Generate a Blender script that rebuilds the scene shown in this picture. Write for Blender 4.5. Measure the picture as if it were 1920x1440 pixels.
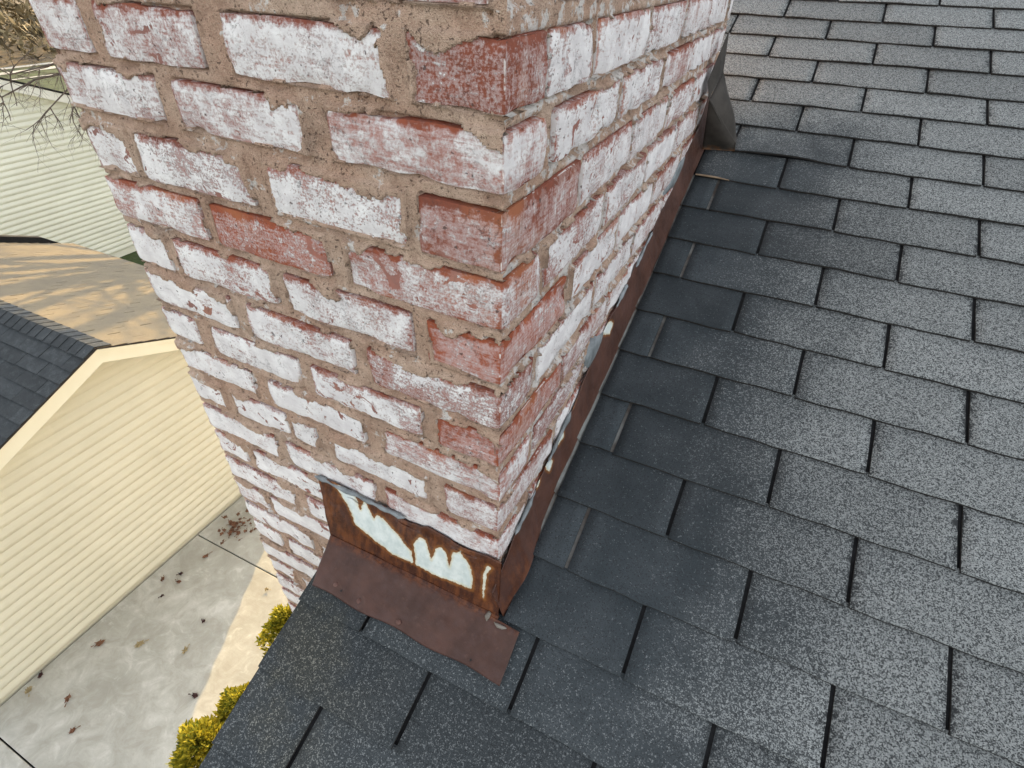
import bpy, math, random
import numpy as np
from mathutils import Matrix, Vector, Euler

for o in list(bpy.data.objects): bpy.data.objects.remove(o)
scn = bpy.context.scene
COL = scn.collection
rnd = random.Random(7)

# ------------------------------------------------------------------ camera
CAM_P = (0.2520, -0.5008, 0.9299)
CAM_R = (0.9082, -0.0208, 0.4567)
cam_d = bpy.data.cameras.new('camera')
cam_d.sensor_fit = 'HORIZONTAL'; cam_d.sensor_width = 36.0; cam_d.lens = 19.1134
cam_d.clip_start = 0.02; cam_d.clip_end = 600
cam = bpy.data.objects.new('camera', cam_d); COL.objects.link(cam)
cam.matrix_world = Matrix.Translation(CAM_P) @ Euler(CAM_R, 'XYZ').to_matrix().to_4x4()
scn.camera = cam

# ------------------------------------------------------------------ sky, sun, exposure
SUN_AZ = math.radians(25.6)      # from +Y towards -X
SUN_EL = math.radians(16.5)
world = bpy.data.worlds.new('World'); scn.world = world; world.use_nodes = True
wn = world.node_tree; wn.nodes.clear()
sky = wn.nodes.new('ShaderNodeTexSky'); sky.sky_type = 'NISHITA'; sky.sun_disc = False
sky.sun_elevation = SUN_EL; sky.sun_rotation = -SUN_AZ
sky.air_density = 1.0; sky.dust_density = 2.0; sky.ozone_density = 1.0
hs = wn.nodes.new('ShaderNodeHueSaturation'); hs.inputs['Saturation'].default_value = 0.23
bg = wn.nodes.new('ShaderNodeBackground'); bg.inputs['Strength'].default_value = 0.15
wo = wn.nodes.new('ShaderNodeOutputWorld')
wn.links.new(sky.outputs[0], hs.inputs['Color']); wn.links.new(hs.outputs[0], bg.inputs[0]); wn.links.new(bg.outputs[0], wo.inputs[0])
sun_d = bpy.data.lights.new('sun', 'SUN'); sun_d.energy = 2.5; sun_d.angle = math.radians(0.55); sun_d.color = (1.0, 0.66, 0.26)
sun = bpy.data.objects.new('sun', sun_d); COL.objects.link(sun)
to_sun = Vector((-math.sin(SUN_AZ)*math.cos(SUN_EL), math.cos(SUN_AZ)*math.cos(SUN_EL), math.sin(SUN_EL)))
sun.rotation_euler = to_sun.to_track_quat('Z', 'Y').to_euler(); sun.location = to_sun*40
scn.view_settings.view_transform = 'Standard'; scn.view_settings.look = 'None'
scn.view_settings.gamma = 1.0; scn.view_settings.exposure = 1.94
scn.render.engine = 'CYCLES'

# ------------------------------------------------------------------ helpers: noise
def _h(ix, iy, iz, seed):
    n = (ix.astype(np.int64)*374761393 + iy.astype(np.int64)*668265263 + iz.astype(np.int64)*2147483647 + seed*974634777) & 0xffffffff
    n = ((n ^ (n >> 13))*1274126177) & 0xffffffff
    n = ((n ^ (n >> 16))*2246822519) & 0xffffffff
    return ((n ^ (n >> 15)) & 0xffffff)/float(0xffffff)
def vnoise(x, y, z=0.0, seed=0):
    x, y, z = np.broadcast_arrays(np.asarray(x, float), np.asarray(y, float), np.asarray(z, float))
    ix, iy, iz = np.floor(x), np.floor(y), np.floor(z)
    fx, fy, fz = x-ix, y-iy, z-iz
    fx, fy, fz = [f*f*(3-2*f) for f in (fx, fy, fz)]
    r = 0
    for a in (0, 1):
        for b in (0, 1):
            for c in (0, 1):
                w = (fx if a else 1-fx)*(fy if b else 1-fy)*(fz if c else 1-fz)
                r = r + w*_h(ix+a, iy+b, iz+c, seed)
    return r
def fbm(x, y, z=0.0, seed=0, oct=3, rough=.5):
    r = 0; a = 1.; t = 0
    for i in range(oct):
        r = r + a*vnoise(np.asarray(x)*2**i, np.asarray(y)*2**i, np.asarray(z)*2**i, seed+i*17); t += a; a *= rough
    return r/t

# ------------------------------------------------------------------ helpers: meshes and objects
def mesh(name, verts, faces, smooth=False):
    me = bpy.data.meshes.new(name)
    me.from_pydata([tuple(map(float, v)) for v in verts], [], [tuple(map(int, f)) for f in faces])
    me.update()
    if smooth: me.polygons.foreach_set('use_smooth', [True]*len(me.polygons))
    return me
def link(name, me, mat=None, parent=None):
    o = bpy.data.objects.new(name, me); COL.objects.link(o)
    if mat is not None and me is not None and len(me.materials) == 0: me.materials.append(mat)
    if parent is not None: o.parent = parent
    return o
def tag(o, label=None, cat=None, group=None, kind=None):
    if label: o['label'] = label
    if cat: o['category'] = cat
    if group: o['group'] = group
    if kind: o['kind'] = kind
    return o
def thing(name, label, cat, loc=(0, 0, 0), group=None):
    o = bpy.data.objects.new(name, None); COL.objects.link(o); o.location = loc; o.empty_display_size = .1
    return tag(o, label, cat, group)
def grid_mesh(name, P, smooth=True, attr=None):
    """P: array (n, m, 3)"""
    n, m = P.shape[:2]
    idx = np.arange(n*m).reshape(n, m)
    F = np.stack([idx[:-1, :-1], idx[1:, :-1], idx[1:, 1:], idx[:-1, 1:]], -1).reshape(-1, 4)
    return arr_mesh(name, P.reshape(-1, 3), F, smooth, attr)
def arr_mesh(name, V, F, smooth=True, attr=None):
    me = bpy.data.meshes.new(name)
    V = np.asarray(V, dtype=np.float32); F = np.asarray(F, dtype=np.int32)
    me.vertices.add(len(V)); me.vertices.foreach_set('co', V.ravel())
    k = F.shape[1]
    me.loops.add(F.size); me.loops.foreach_set('vertex_index', F.ravel())
    me.polygons.add(len(F)); me.polygons.foreach_set('loop_start', np.arange(0, F.size, k, dtype=np.int32))
    try: me.polygons.foreach_set('loop_total', np.full(len(F), k, dtype=np.int32))
    except Exception: pass
    if attr:
        for nm, data in attr.items():
            a = me.attributes.new(nm, 'FLOAT', 'POINT'); a.data.foreach_set('value', np.asarray(data, dtype=np.float32).ravel())
    me.update(calc_edges=True); me.validate()
    if smooth: me.polygons.foreach_set('use_smooth', np.ones(len(me.polygons), dtype=bool))
    return me
class MB:
    def __init__(s): s.v = []; s.f = []
    def add(s, verts, faces):
        b = len(s.v); s.v += [tuple(v) for v in verts]; s.f += [tuple(i+b for i in f) for f in faces]
    def box(s, x0, x1, y0, y1, z0, z1):
        s.add([(x0, y0, z0), (x1, y0, z0), (x1, y1, z0), (x0, y1, z0), (x0, y0, z1), (x1, y0, z1), (x1, y1, z1), (x0, y1, z1)], BOXF)
    def hexa(s, v8): s.add(v8, BOXF)
    def tube(s, pts, rads, n=6):
        pts = [Vector(p) for p in pts]; rings = []; b = len(s.v)
        for i, p in enumerate(pts):
            d = (pts[min(i+1, len(pts)-1)]-pts[max(i-1, 0)]).normalized()
            a = d.orthogonal().normalized(); c = d.cross(a)
            for k in range(n):
                t = 2*math.pi*k/n
                s.v.append(tuple(p+(a*math.cos(t)+c*math.sin(t))*rads[i]))
        for i in range(len(pts)-1):
            for k in range(n):
                s.f.append((b+i*n+k, b+i*n+(k+1) % n, b+(i+1)*n+(k+1) % n, b+(i+1)*n+k))
    def build(s, name, mat, parent=None, smooth=False):
        return link(name, mesh(name, s.v, s.f, smooth), mat, parent)
BOXF = [(0, 3, 2, 1), (4, 5, 6, 7), (0, 1, 5, 4), (1, 2, 6, 5), (2, 3, 7, 6), (3, 0, 4, 7)]

# ------------------------------------------------------------------ helpers: materials
class NT:
    def __init__(s, name):
        s.m = bpy.data.materials.new(name); s.m.use_nodes = True; s.t = s.m.node_tree; s.t.nodes.clear()
        s.out = s.t.nodes.new('ShaderNodeOutputMaterial'); s.b = s.t.nodes.new('ShaderNodeBsdfPrincipled')
        s.t.links.new(s.b.outputs[0], s.out.inputs[0])
        s.b.inputs['Roughness'].default_value = .85
        s.b.inputs['Specular IOR Level'].default_value = .25
    def n(s, typ, **kw):
        nd = s.t.nodes.new('ShaderNode'+typ)
        for k, v in kw.items(): setattr(nd, k, v)
        return nd
    def put(s, sock, v):
        if hasattr(v, 'is_linked') or hasattr(v, 'links'): s.t.links.new(v, sock)
        elif v is not None:
            if isinstance(v, (tuple, list)) and len(v) == 3 and len(sock.default_value) == 4: v = (*v, 1)
            sock.default_value = v
    def obj(s): return s.n('TexCoord').outputs['Object']
    def geo(s): return s.n('NewGeometry')
    def math(s, op, a, b=None, c=None, clamp=False):
        nd = s.n('Math', operation=op); nd.use_clamp = clamp
        s.put(nd.inputs[0], a)
        if b is not None: s.put(nd.inputs[1], b)
        if c is not None: s.put(nd.inputs[2], c)
        return nd.outputs[0]
    def vmath(s, op, a, b):
        nd = s.n('VectorMath', operation=op); s.put(nd.inputs[0], a); s.put(nd.inputs[1], b); return nd.outputs[0]
    def noise(s, vec, scale, detail=3, rough=.55, dist=0., col=False):
        nd = s.n('TexNoise'); s.put(nd.inputs['Vector'], vec)
        nd.inputs['Scale'].default_value = scale; nd.inputs['Detail'].default_value = detail
        nd.inputs['Roughness'].default_value = rough; nd.inputs['Distortion'].default_value = dist
        return nd.outputs['Color' if col else 'Fac']
    def voro(s, vec, scale, feature='F1', out='Distance', rand=1.):
        nd = s.n('TexVoronoi', feature=feature); s.put(nd.inputs['Vector'], vec)
        nd.inputs['Scale'].default_value = scale; nd.inputs['Randomness'].default_value = rand
        return nd.outputs[out]
    def white(s, vec):
        nd = s.n('TexWhiteNoise', noise_dimensions='3D'); s.put(nd.inputs['Vector'], vec); return nd.outputs['Value']
    def step(s, v, a, b, lo=0., hi=1.):
        nd = s.n('MapRange', interpolation_type='SMOOTHSTEP'); s.put(nd.inputs['Value'], v)
        s.put(nd.inputs['From Min'], a); s.put(nd.inputs['From Max'], b)
        nd.inputs['To Min'].default_value = lo; nd.inputs['To Max'].default_value = hi
        return nd.outputs[0]
    def mix(s, f, a, b, mode='MIX'):
        nd = s.n('Mix', data_type='RGBA', blend_type=mode)
        s.put(nd.inputs[0], f); s.put(nd.inputs[6], a); s.put(nd.inputs[7], b)
        return nd.outputs[2]
    def ramp(s, f, stops):
        nd = s.n('ValToRGB'); s.put(nd.inputs[0], f); e = nd.color_ramp.elements
        while len(e) < len(stops): e.new(.5)
        for el, (p, c) in zip(e, stops): el.position = p; el.color = (*c, 1)
        return nd.outputs[0]
    def sep(s, v):
        nd = s.n('SeparateXYZ'); s.put(nd.inputs[0], v); return nd.outputs
    def scale(s, v, sc): return s.vmath('MULTIPLY', v, sc)
    def attr(s, nm): 
        nd = s.n('Attribute'); nd.attribute_name = nm; return nd.outputs['Fac']
    def oinfo(s): return s.n('ObjectInfo')
    def bump(s, h, strength=.5, dist=.002, prev=None):
        nd = s.n('Bump'); nd.inputs['Strength'].default_value = strength; nd.inputs['Distance'].default_value = dist
        s.put(nd.inputs['Height'], h)
        if prev is not None: s.put(nd.inputs['Normal'], prev)
        return nd.outputs[0]
    def done(s, col, rough=None, normal=None, metal=None):
        s.put(s.b.inputs['Base Color'], col)
        if rough is not None: s.put(s.b.inputs['Roughness'], rough)
        if normal is not None: s.put(s.b.inputs['Normal'], normal)
        if metal is not None: s.put(s.b.inputs['Metallic'], metal)
        return s.m

# ---- painted, weathered brick.  Object colour: R paint coverage, G length, B red tone; alpha = seed
def mat_brick():
    t = NT('painted_brick'); co = t.obj(); oi = t.oinfo()
    rgb = t.n('SeparateColor'); t.put(rgb.inputs[0], oi.outputs['Color'])
    cov, length, tone = rgb.outputs
    seed = t.math('MULTIPLY', oi.outputs['Random'], 37.)
    off = t.n('CombineXYZ'); 
    for i, k in enumerate((1., 1.7, 2.3)): t.put(off.inputs[i], t.math('MULTIPLY', seed, k))
    v = t.vmath('ADD', co, off.outputs[0])
    x, y, z = t.sep(co)
    nx, ny, nz = t.sep(t.n('TexCoord').outputs['Normal'])
    big = t.noise(v, 13, 3, .55, .5)
    med = t.noise(v, 95, 5, .72, .4)
    fine = t.noise(v, 330, 4, .68)
    streak = t.noise(t.scale(v, (30., 30., 330.)), 1., 3, .6)
    vstreak = t.noise(t.scale(v, (260., 260., 22.)), 1., 3, .6)
    warp = t.math('MULTIPLY', t.math('SUBTRACT', t.noise(v, 55, 3, .6), .5), .030)
    dtop = t.math('ADD', t.math('SUBTRACT', .0335, z), warp)          # metres below the top arris
    dbot = t.math('ADD', t.math('ADD', .0335, z), warp)
    hl = t.math('MULTIPLY', length, .5)
    dend = t.math('ADD', t.math('SUBTRACT', hl, t.math('ABSOLUTE', x)), warp)
    isend = t.math('GREATER_THAN', t.math('ABSOLUTE', nx), .6)
    dend = t.math('ADD', dend, t.math('MULTIPLY', isend, 1.))
    e = t.math('MULTIPLY', t.step(dtop, .002, .014, 1, 0), .62)
    e = t.math('MAXIMUM', e, t.math('MULTIPLY', t.step(dend, .000, .010, 1, 0), .45))
    e = t.math('MAXIMUM', e, t.math('MULTIPLY', t.step(dbot, -.002, .006, 1, 0), .25))
    a = t.math('MULTIPLY_ADD', t.math('SUBTRACT', big, .5), 1.25, cov)
    a = t.math('MULTIPLY_ADD', t.math('SUBTRACT', med, .5), 1.25, a)
    a = t.math('MULTIPLY_ADD', t.math('SUBTRACT', fine, .5), t.math('MULTIPLY_ADD', t.math('FRACT', t.math('MULTIPLY', seed, 3.17)), 1.3, .7), a)
    a = t.math('MULTIPLY_ADD', t.math('SUBTRACT', streak, .5), .8, a)
    a = t.math('MULTIPLY_ADD', t.math('SUBTRACT', vstreak, .5), t.math('MULTIPLY', isend, .8), a)
    a = t.math('SUBTRACT', a, e)
    rv = t.math('FRACT', t.math('MULTIPLY', seed, 5.31))
    lo_ = t.math('MULTIPLY_ADD', rv, .24, .24); hi_ = t.math('MULTIPLY_ADD', rv, -.22, .82)
    paint = t.step(a, lo_, hi_)
    haze = t.step(a, -.1, .50)
    red = t.mix(tone, (.21, .068, .045), (.33, .085, .040))
    red = t.mix(t.step(med, .35, .7), red, t.mix(.5, red, (.13, .05, .036)))
    red = t.mix(t.math('MULTIPLY', t.step(t.noise(v, 9, 2), .5, .7), .5), red, (.42, .16, .07))
    pink = t.mix(.58, red, (.70, .56, .54))
    col = t.mix(t.math('MULTIPLY', haze, .9), red, pink)
    wcol = t.mix(t.step(t.noise(v, 34, 4, .6), .3, .75), (.69, .65, .64), (.88, .85, .83))
    wcol = t.mix(t.math('MULTIPLY', t.step(streak, .35, .75), .25), wcol, (.52, .46, .46))
    col = t.mix(paint, col, wcol)
    fl = t.noise(v, 21, 5, .62, 1.1)
    flake = t.math('MULTIPLY', t.step(fl, .615, .630), t.step(t.math('FRACT', t.math('MULTIPLY', seed, 7.7)), .25, .5))
    col = t.mix(flake, col, t.mix(.25, red, pink))
    paint = t.math('MULTIPLY', paint, t.math('SUBTRACT', 1., flake))
    arr = t.math('MULTIPLY', t.math('MULTIPLY', t.step(t.math('ABSOLUTE', t.math('SUBTRACT', hl, x)), .0045, .002), t.math('SUBTRACT', 1., t.math('MULTIPLY', isend, .85))), t.step(t.noise(v, 45, 4, .7), .50, .58))
    col = t.mix(t.math('MULTIPLY', arr, .9), col, (.85, .82, .78))
    # hairline cracks in the paint, pits and soot
    cr = t.voro(t.vmath('ADD', v, t.scale(t.noise(v, 28, 5, .7, 0, True), (.09, .09, .09))), 22, 'DISTANCE_TO_EDGE')
    crk = t.math('MULTIPLY', t.step(cr, .0, .012, 1, 0), t.step(t.noise(v, 11, 2), .50, .62))
    col = t.mix(t.math('MULTIPLY', crk, .6), col, (.13, .10, .09))
    pit = t.step(t.noise(v, 120, 2, .5), .69, .74)
    col = t.mix(t.math('MULTIPLY', pit, .8), col, (.07, .045, .04))
    lich = t.math('MULTIPLY', t.step(t.noise(v, 24, 4, .7), .66, .72), t.step(oi.outputs['Random'], .6, .8))
    col = t.mix(t.math('MULTIPLY', lich, .7), col, (.055, .052, .055))
    h = t.math('MULTIPLY_ADD', paint, .35, t.math('MULTIPLY', med, .8))
    h = t.math('MULTIPLY_ADD', fine, .25, h)
    h = t.math('MULTIPLY_ADD', crk, -.6, h)
    nrm = t.bump(h, .8, .0022)
    return t.done(col, .9, nrm)

def mat_mortar():
    t = NT('sandy_mortar'); co = t.obj(); oi = t.oinfo()
    rgb = t.n('SeparateColor'); t.put(rgb.inputs[0], oi.outputs['Color'])
    big = t.noise(co, 7, 4, .6); med = t.noise(co, 60, 5, .7); sand = t.noise(co, 700, 2, .6); pat = t.noise(co, 26, 5, .7)
    col = t.mix(t.step(big, .35, .65), (.58, .36, .26), (.69, .50, .385))
    col = t.mix(t.step(med, .3, .75), t.mix(.5, col, (.30, .185, .125)), col)
    col = t.mix(t.math('MULTIPLY', t.step(sand, .42, .72), .45), col, (.70, .56, .42))
    col = t.mix(t.math('MULTIPLY', t.step(sand, .45, .28), .55), col, (.10, .075, .06))
    grey = t.math('MULTIPLY', t.step(t.noise(co, 5.5, 5, .65), .58, .72), .35)
    col = t.mix(grey, col, t.mix(t.step(sand, .3, .7), (.10, .095, .085), (.34, .31, .27)))
    th = t.math('SUBTRACT', .78, t.math('MULTIPLY', rgb.outputs[0], .42))
    w = t.step(t.math('MULTIPLY_ADD', t.math('SUBTRACT', med, .5), .45, pat), th, t.math('ADD', th, .06))
    col = t.mix(t.math('MULTIPLY', w, .9), col, (.74, .70, .66))
    pit = t.step(t.noise(co, 190, 3, .65), .60, .70)
    col = t.mix(t.math('MULTIPLY', pit, .7), col, (.095, .062, .045))
    lump = t.noise(co, 28, 4, .65)
    col = t.mix(t.math('MULTIPLY', t.step(lump, .50, .34), .35), col, (.24, .15, .105))
    h = t.math('MULTIPLY_ADD', sand, .8, t.math('MULTIPLY_ADD', pit, -.9, t.math('MULTIPLY_ADD', lump, 1.2, med)))
    return t.done(col, .95, t.bump(h, 1., .0042))

def mat_shingle(name, dark=False):
    t = NT(name); g = t.geo().outputs['Position']; oi = t.oinfo()
    x, y, z = t.sep(g)
    cell = t.n('TexVoronoi', feature='F1'); t.put(cell.inputs['Vector'], g); cell.inputs['Scale'].default_value = 600
    r1 = t.n('SeparateColor'); t.put(r1.inputs[0], cell.outputs['Color'])
    gran = r1.outputs[0]
    clump = t.noise(g, 170, 3, .65)
    blot = t.noise(g, 9, 4, .6); broad = t.noise(g, 2.4, 3, .5)
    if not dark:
        # band beside the chimney is darker and smoother, paler and more speckled away from it
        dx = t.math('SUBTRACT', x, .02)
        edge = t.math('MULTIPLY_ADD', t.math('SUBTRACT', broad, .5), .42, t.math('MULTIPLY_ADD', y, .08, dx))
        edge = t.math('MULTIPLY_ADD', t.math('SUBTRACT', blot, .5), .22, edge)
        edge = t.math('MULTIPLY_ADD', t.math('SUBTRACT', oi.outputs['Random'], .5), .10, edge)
        paleness = t.step(edge, .17, .66)
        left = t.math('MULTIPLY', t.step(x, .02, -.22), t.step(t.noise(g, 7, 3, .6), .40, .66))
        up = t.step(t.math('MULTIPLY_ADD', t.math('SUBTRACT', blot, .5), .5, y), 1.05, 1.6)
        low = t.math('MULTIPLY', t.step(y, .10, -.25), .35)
        paleness = t.math('MAXIMUM', paleness, t.math('MAXIMUM', up, t.math('MAXIMUM', t.math('MULTIPLY', left, .45), low)))
    else:
        paleness = t.math('MULTIPLY_ADD', blot, .3, .1)
    ox = t.sep(t.obj())[0]
    em = t.math('MINIMUM', ox, t.math('SUBTRACT', .298, ox))
    em = t.math('MULTIPLY_ADD', t.math('SUBTRACT', t.noise(g, 60, 4, .7), .5), .06, em)
    wear = t.math('MULTIPLY', t.math('MULTIPLY', t.step(em, .010, -.010), paleness), t.step(t.noise(g, 14, 3, .6), .35, .6))
    gran = t.math('SUBTRACT', gran, t.math('MULTIPLY', wear, .9))
    amt = t.math('MULTIPLY_ADD', t.math('SUBTRACT', clump, .5), 1.5, gran)
    pale0 = t.step(amt, t.math('SUBTRACT', .98, t.math('MULTIPLY', paleness, .74)), t.math('SUBTRACT', 1.22, t.math('MULTIPLY', paleness, .62)))
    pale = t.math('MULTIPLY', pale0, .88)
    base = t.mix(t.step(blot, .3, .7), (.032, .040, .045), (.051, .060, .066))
    base = t.mix(t.math('MULTIPLY', paleness, .9), base, (.068, .072, .072))
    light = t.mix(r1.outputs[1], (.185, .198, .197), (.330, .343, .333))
    light = t.mix(t.math('MULTIPLY_ADD', paleness, .8, .2), (.11, .122, .13), light)
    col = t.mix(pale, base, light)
    col = t.mix(t.math('MULTIPLY', t.step(gran, .22, .06), .75), col, (.022, .024, .026))
    v = t.math('MULTIPLY_ADD', t.math('SUBTRACT', oi.outputs['Random'], .5), .32, 1.)
    mul = t.n('CombineXYZ'); [t.put(mul.inputs[i], v) for i in range(3)]
    col = t.mix(1., col, mul.outputs[0], 'MULTIPLY')
    if not dark:
        tan_tint = t.math('MULTIPLY', t.step(x, -.05, -.30), t.step(blot, .35, .6))  # yellowish tan tint in patches, stronger towards the rake
        col = t.mix(t.math('MULTIPLY', tan_tint, .35), col, t.mix(pale, (.05, .045, .025), (.38, .34, .23)))
    h = t.math('ADD', t.math('MULTIPLY', cell.outputs['Distance'], -1.2), t.math('MULTIPLY', clump, .6))
    return t.done(col, .9, t.bump(h, .55, .0015))

def mat_plain(name, c1, c2, scale=6., rough=.8, detail=4, bump=0., bscale=80, spec=.25):
    t = NT(name); co = t.obj()
    n = t.noise(co, scale, detail, .6)
    col = t.mix(t.step(n, .3, .7), c1, c2)
    nr = t.bump(t.noise(co, bscale, 3, .6), bump, .003) if bump else None
    t.b.inputs['Specular IOR Level'].default_value = spec
    return t.done(col, rough, nr)

def mat_rust():
    """sheet steel: sd = signed distance (m) inside remaining zinc patches"""
    t = NT('rusted_sheet'); co = t.obj(); sd = t.attr('sd'); br = t.attr('brown')
    n1 = t.noise(co, 90, 4, .65); n2 = t.noise(co, 14, 4, .6); n3 = t.noise(co, 420, 3, .6)
    drip = t.noise(t.scale(co, (70., 70., 9.)), 1., 4, .6)
    s = t.math('MULTIPLY_ADD', t.math('SUBTRACT', n1, .5), .010, sd)
    zinc = t.step(s, -.0004, .0012)
    halo = t.step(s, -.0075, -.0005)
    rust = t.mix(t.step(n2, .3, .7), (.088, .026, .010), (.17, .055, .018))
    rust = t.mix(t.step(drip, .30, .65), rust, (.045, .014, .008))
    rust = t.mix(t.math('MULTIPLY', t.step(n3, .5, .8), .5), rust, (.24, .085, .03))
    brown = t.mix(t.step(n2, .3, .7), (.058, .027, .019), (.100, .047, .034))
    brown = t.mix(t.math('MULTIPLY', t.step(drip, .4, .8), .5), brown, (.085, .05, .045))
    brown = t.mix(t.math('MULTIPLY', t.step(n1, .55, .75), .35), brown, (.15, .08, .06))
    col = t.mix(br, rust, brown)
    col = t.mix(t.math('MULTIPLY', halo, t.math('MULTIPLY_ADD', n1, .7, .15)), col, (.33, .13, .03))
    z = t.mix(t.step(t.noise(co, 60, 4, .6), .3, .7), (.52, .57, .54), (.68, .71, .67))
    z = t.mix(t.math('MULTIPLY', t.step(s, .006, .001), .5), z, (.60, .50, .28))
    col = t.mix(zinc, col, z)
    t.b.inputs['Specular IOR Level'].default_value = .35
    rough = t.step(n1, .2, .8, .30, .58)
    return t.done(col, rough, t.bump(t.math('MULTIPLY_ADD', zinc, .8, t.math('ADD', n1, t.math('MULTIPLY', n3, .3))), .5, .0012))

def mat_concrete():
    t = NT('driveway_concrete'); co = t.geo().outputs['Position']
    a = t.noise(co, 1.3, 5, .65, .6); b = t.noise(co, 5, 6, .7, .8); c = t.noise(co, 60, 3, .6)
    broom = t.noise(t.scale(co, (4., 60., 1.)), 1., 3, .6)
    col = t.mix(t.step(a, .33, .68), (.345, .345, .305), (.485, .485, .445))
    col = t.mix(t.math('MULTIPLY', t.step(b, .42, .66), .65), col, (.31, .30, .26))
    col = t.mix(t.math('MULTIPLY', t.step(b, .45, .30), .45), col, (.63, .63, .59))
    col = t.mix(t.math('MULTIPLY', t.step(c, .58, .75), .35), col, (.28, .27, .24))
    col = t.mix(t.math('MULTIPLY', t.step(broom, .5, .8), .15), col, (.35, .34, .31))
    return t.done(col, .85, t.bump(t.math('ADD', c, broom), .25, .003))

def mat_siding(name, c1, c2):
    t = NT(name); co = t.geo().outputs['Position']; oi = t.oinfo()
    a = t.noise(co, 1.1, 4, .6); b = t.noise(t.scale(co, (1., 14., 90.)), 1., 3, .6)
    col = t.mix(t.step(a, .3, .7), c1, c2)
    col = t.mix(t.math('MULTIPLY', t.step(b, .55, .85), .25), col, tuple(i*.8 for i in c1))
    v = t.math('MULTIPLY_ADD', t.math('SUBTRACT', oi.outputs['Random'], .5), .05, 1.)
    mul = t.n('CombineXYZ'); [t.put(mul.inputs[i], v) for i in range(3)]
    col = t.mix(1., col, mul.outputs[0], 'MULTIPLY')
    t.b.inputs['Specular IOR Level'].default_value = .3
    return t.done(col, .6, t.bump(b, .15, .001))

M = dict(
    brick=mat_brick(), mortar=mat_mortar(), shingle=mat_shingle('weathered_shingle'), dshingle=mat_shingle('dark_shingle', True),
    deck=mat_plain('underlay_asphalt', (.012, .012, .013), (.022, .022, .023), 60, .95),
    edge=mat_plain('cut_asphalt_edge', (.014, .013, .012), (.028, .025, .023), 120, .95),
    rust=mat_rust(), concrete=mat_concrete(),
    step=mat_plain('dull_step_metal', (.050, .036, .028), (.20, .205, .195), 13, .65, 5, .3, 90, .4),
    zinc=mat_plain('weathered_zinc', (.30, .33, .31), (.50, .53, .50), 25, .55, 5, .2, 120, .5),
    tar=mat_plain('brown_grey_sealant', (.10, .075, .055), (.24, .22, .19), 45, .6, 4, .5, 90, .4),
    caulk=mat_plain('grey_sealant', (.13, .145, .15), (.26, .28, .29), 35, .6, 4, .5, 90, .4),
    siding=mat_siding('cream_siding', (.585, .58, .475), (.63, .625, .52)),
    siding2=mat_siding('pale_siding', (.68, .69, .60), (.73, .745, .655)),
    trim=mat_plain('cream_trim', (.71, .70, .56), (.75, .745, .61), 2, .5),
    trim2=mat_plain('white_trim', (.72, .72, .66), (.78, .78, .72), 2, .5),
    darkmetal=mat_plain('dark_drip_edge', (.02, .018, .016), (.035, .03, .028), 10, .6),
    nail=mat_plain('rusty_nail_head', (.10, .05, .04), (.15, .08, .065), 90, .6, 3, .4, 200),
    wood=mat_plain('brown_bark', (.070, .055, .046), (.13, .105, .09), 12, .9, 4, .5, 40),
    twig=mat_plain('dry_twig', (.20, .14, .09), (.30, .22, .15), 60, .9),
    wall=mat_plain('painted_house_wall', (.60, .58, .52), (.66, .64, .58), 3, .7),
)
# ------------------------------------------------------------------ main dimensions (scene metres)
TH = 0.3816; TANR = math.tan(TH); CT, ST = math.cos(TH), math.sin(TH)
EXPO, TAB, X0, D0 = 0.127, 0.305, 0.4039, 1.101
RAKE = -0.342
G = -5.07
YAW = -0.0304; W = 0.7401; DEP = 1.335; CH = 0.0806; Z1 = 0.894
def roofP(x, d, h=0.): return (x, d*CT-h*ST, d*ST+h*CT)

# ------------------------------------------------------------------ the setting: ground, driveway, lawn
def sheet(name, x0, x1, y0, y1, z, mat):
    o = link(name, mesh(name, [(x0, y0, z), (x1, y0, z), (x1, y1, z), (x0, y1, z)], [(0, 1, 2, 3)]), mat)
    return tag(o, kind='structure')
tg = NT('lawn_and_leaf_litter'); gp = tg.geo().outputs['Position']
gx, gy, gz = tg.sep(gp)
gcol = tg.mix(tg.step(tg.noise(gp, 1.5, 5, .7), .35, .65), (.030, .050, .018), (.060, .082, .030))
lcol = tg.mix(tg.noise(gp, 3., 5, .7), (.07, .05, .028), (.20, .15, .08))
lit = tg.step(tg.math('MULTIPLY_ADD', tg.noise(gp, .35, 4, .6), 8., gx), -41., -44.)
gcol = tg.mix(lit, gcol, lcol)
sheet('ground', -220, 120, -120, 220, G-.12, tg.done(gcol, .95, tg.bump(tg.noise(gp, 6, 4, .7), .6, .1)))
drive = tag(link('driveway', mesh('driveway', [(-5.282, -8.24, G-.06), (-2.195, -8.24, G-.06), (-2.195, 11.6, G-.06), (-5.282, 11.6, G-.06)], [(0, 1, 2, 3)]), M['deck']), kind='structure')
def slab(x0, x1, y0, y1):
    b = .006
    v = [(x0, y0, G-.1), (x1, y0, G-.1), (x1, y1, G-.1), (x0, y1, G-.1), (x0, y0, G-b), (x1, y0, G-b), (x1, y1, G-b), (x0, y1, G-b),
         (x0+b, y0+b, G), (x1-b, y0+b, G), (x1-b, y1-b, G), (x0+b, y1-b, G)]
    f = [(0, 1, 5, 4), (1, 2, 6, 5), (2, 3, 7, 6), (3, 0, 4, 7), (4, 5, 9, 8), (5, 6, 10, 9), (6, 7, 11, 10), (7, 4, 8, 11), (8, 9, 10, 11)]
    link('concrete_slab', mesh('concrete_slab', v, f), M['concrete'], drive)
jy = [-8.24, -5.76, -3.28, -.80, 1.68, 4.16, 6.64, 9.12, 11.6]
for a, b in zip(jy[:-1], jy[1:]):
    slab(-5.255, -2.2, a+.007, b-.007)

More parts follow.
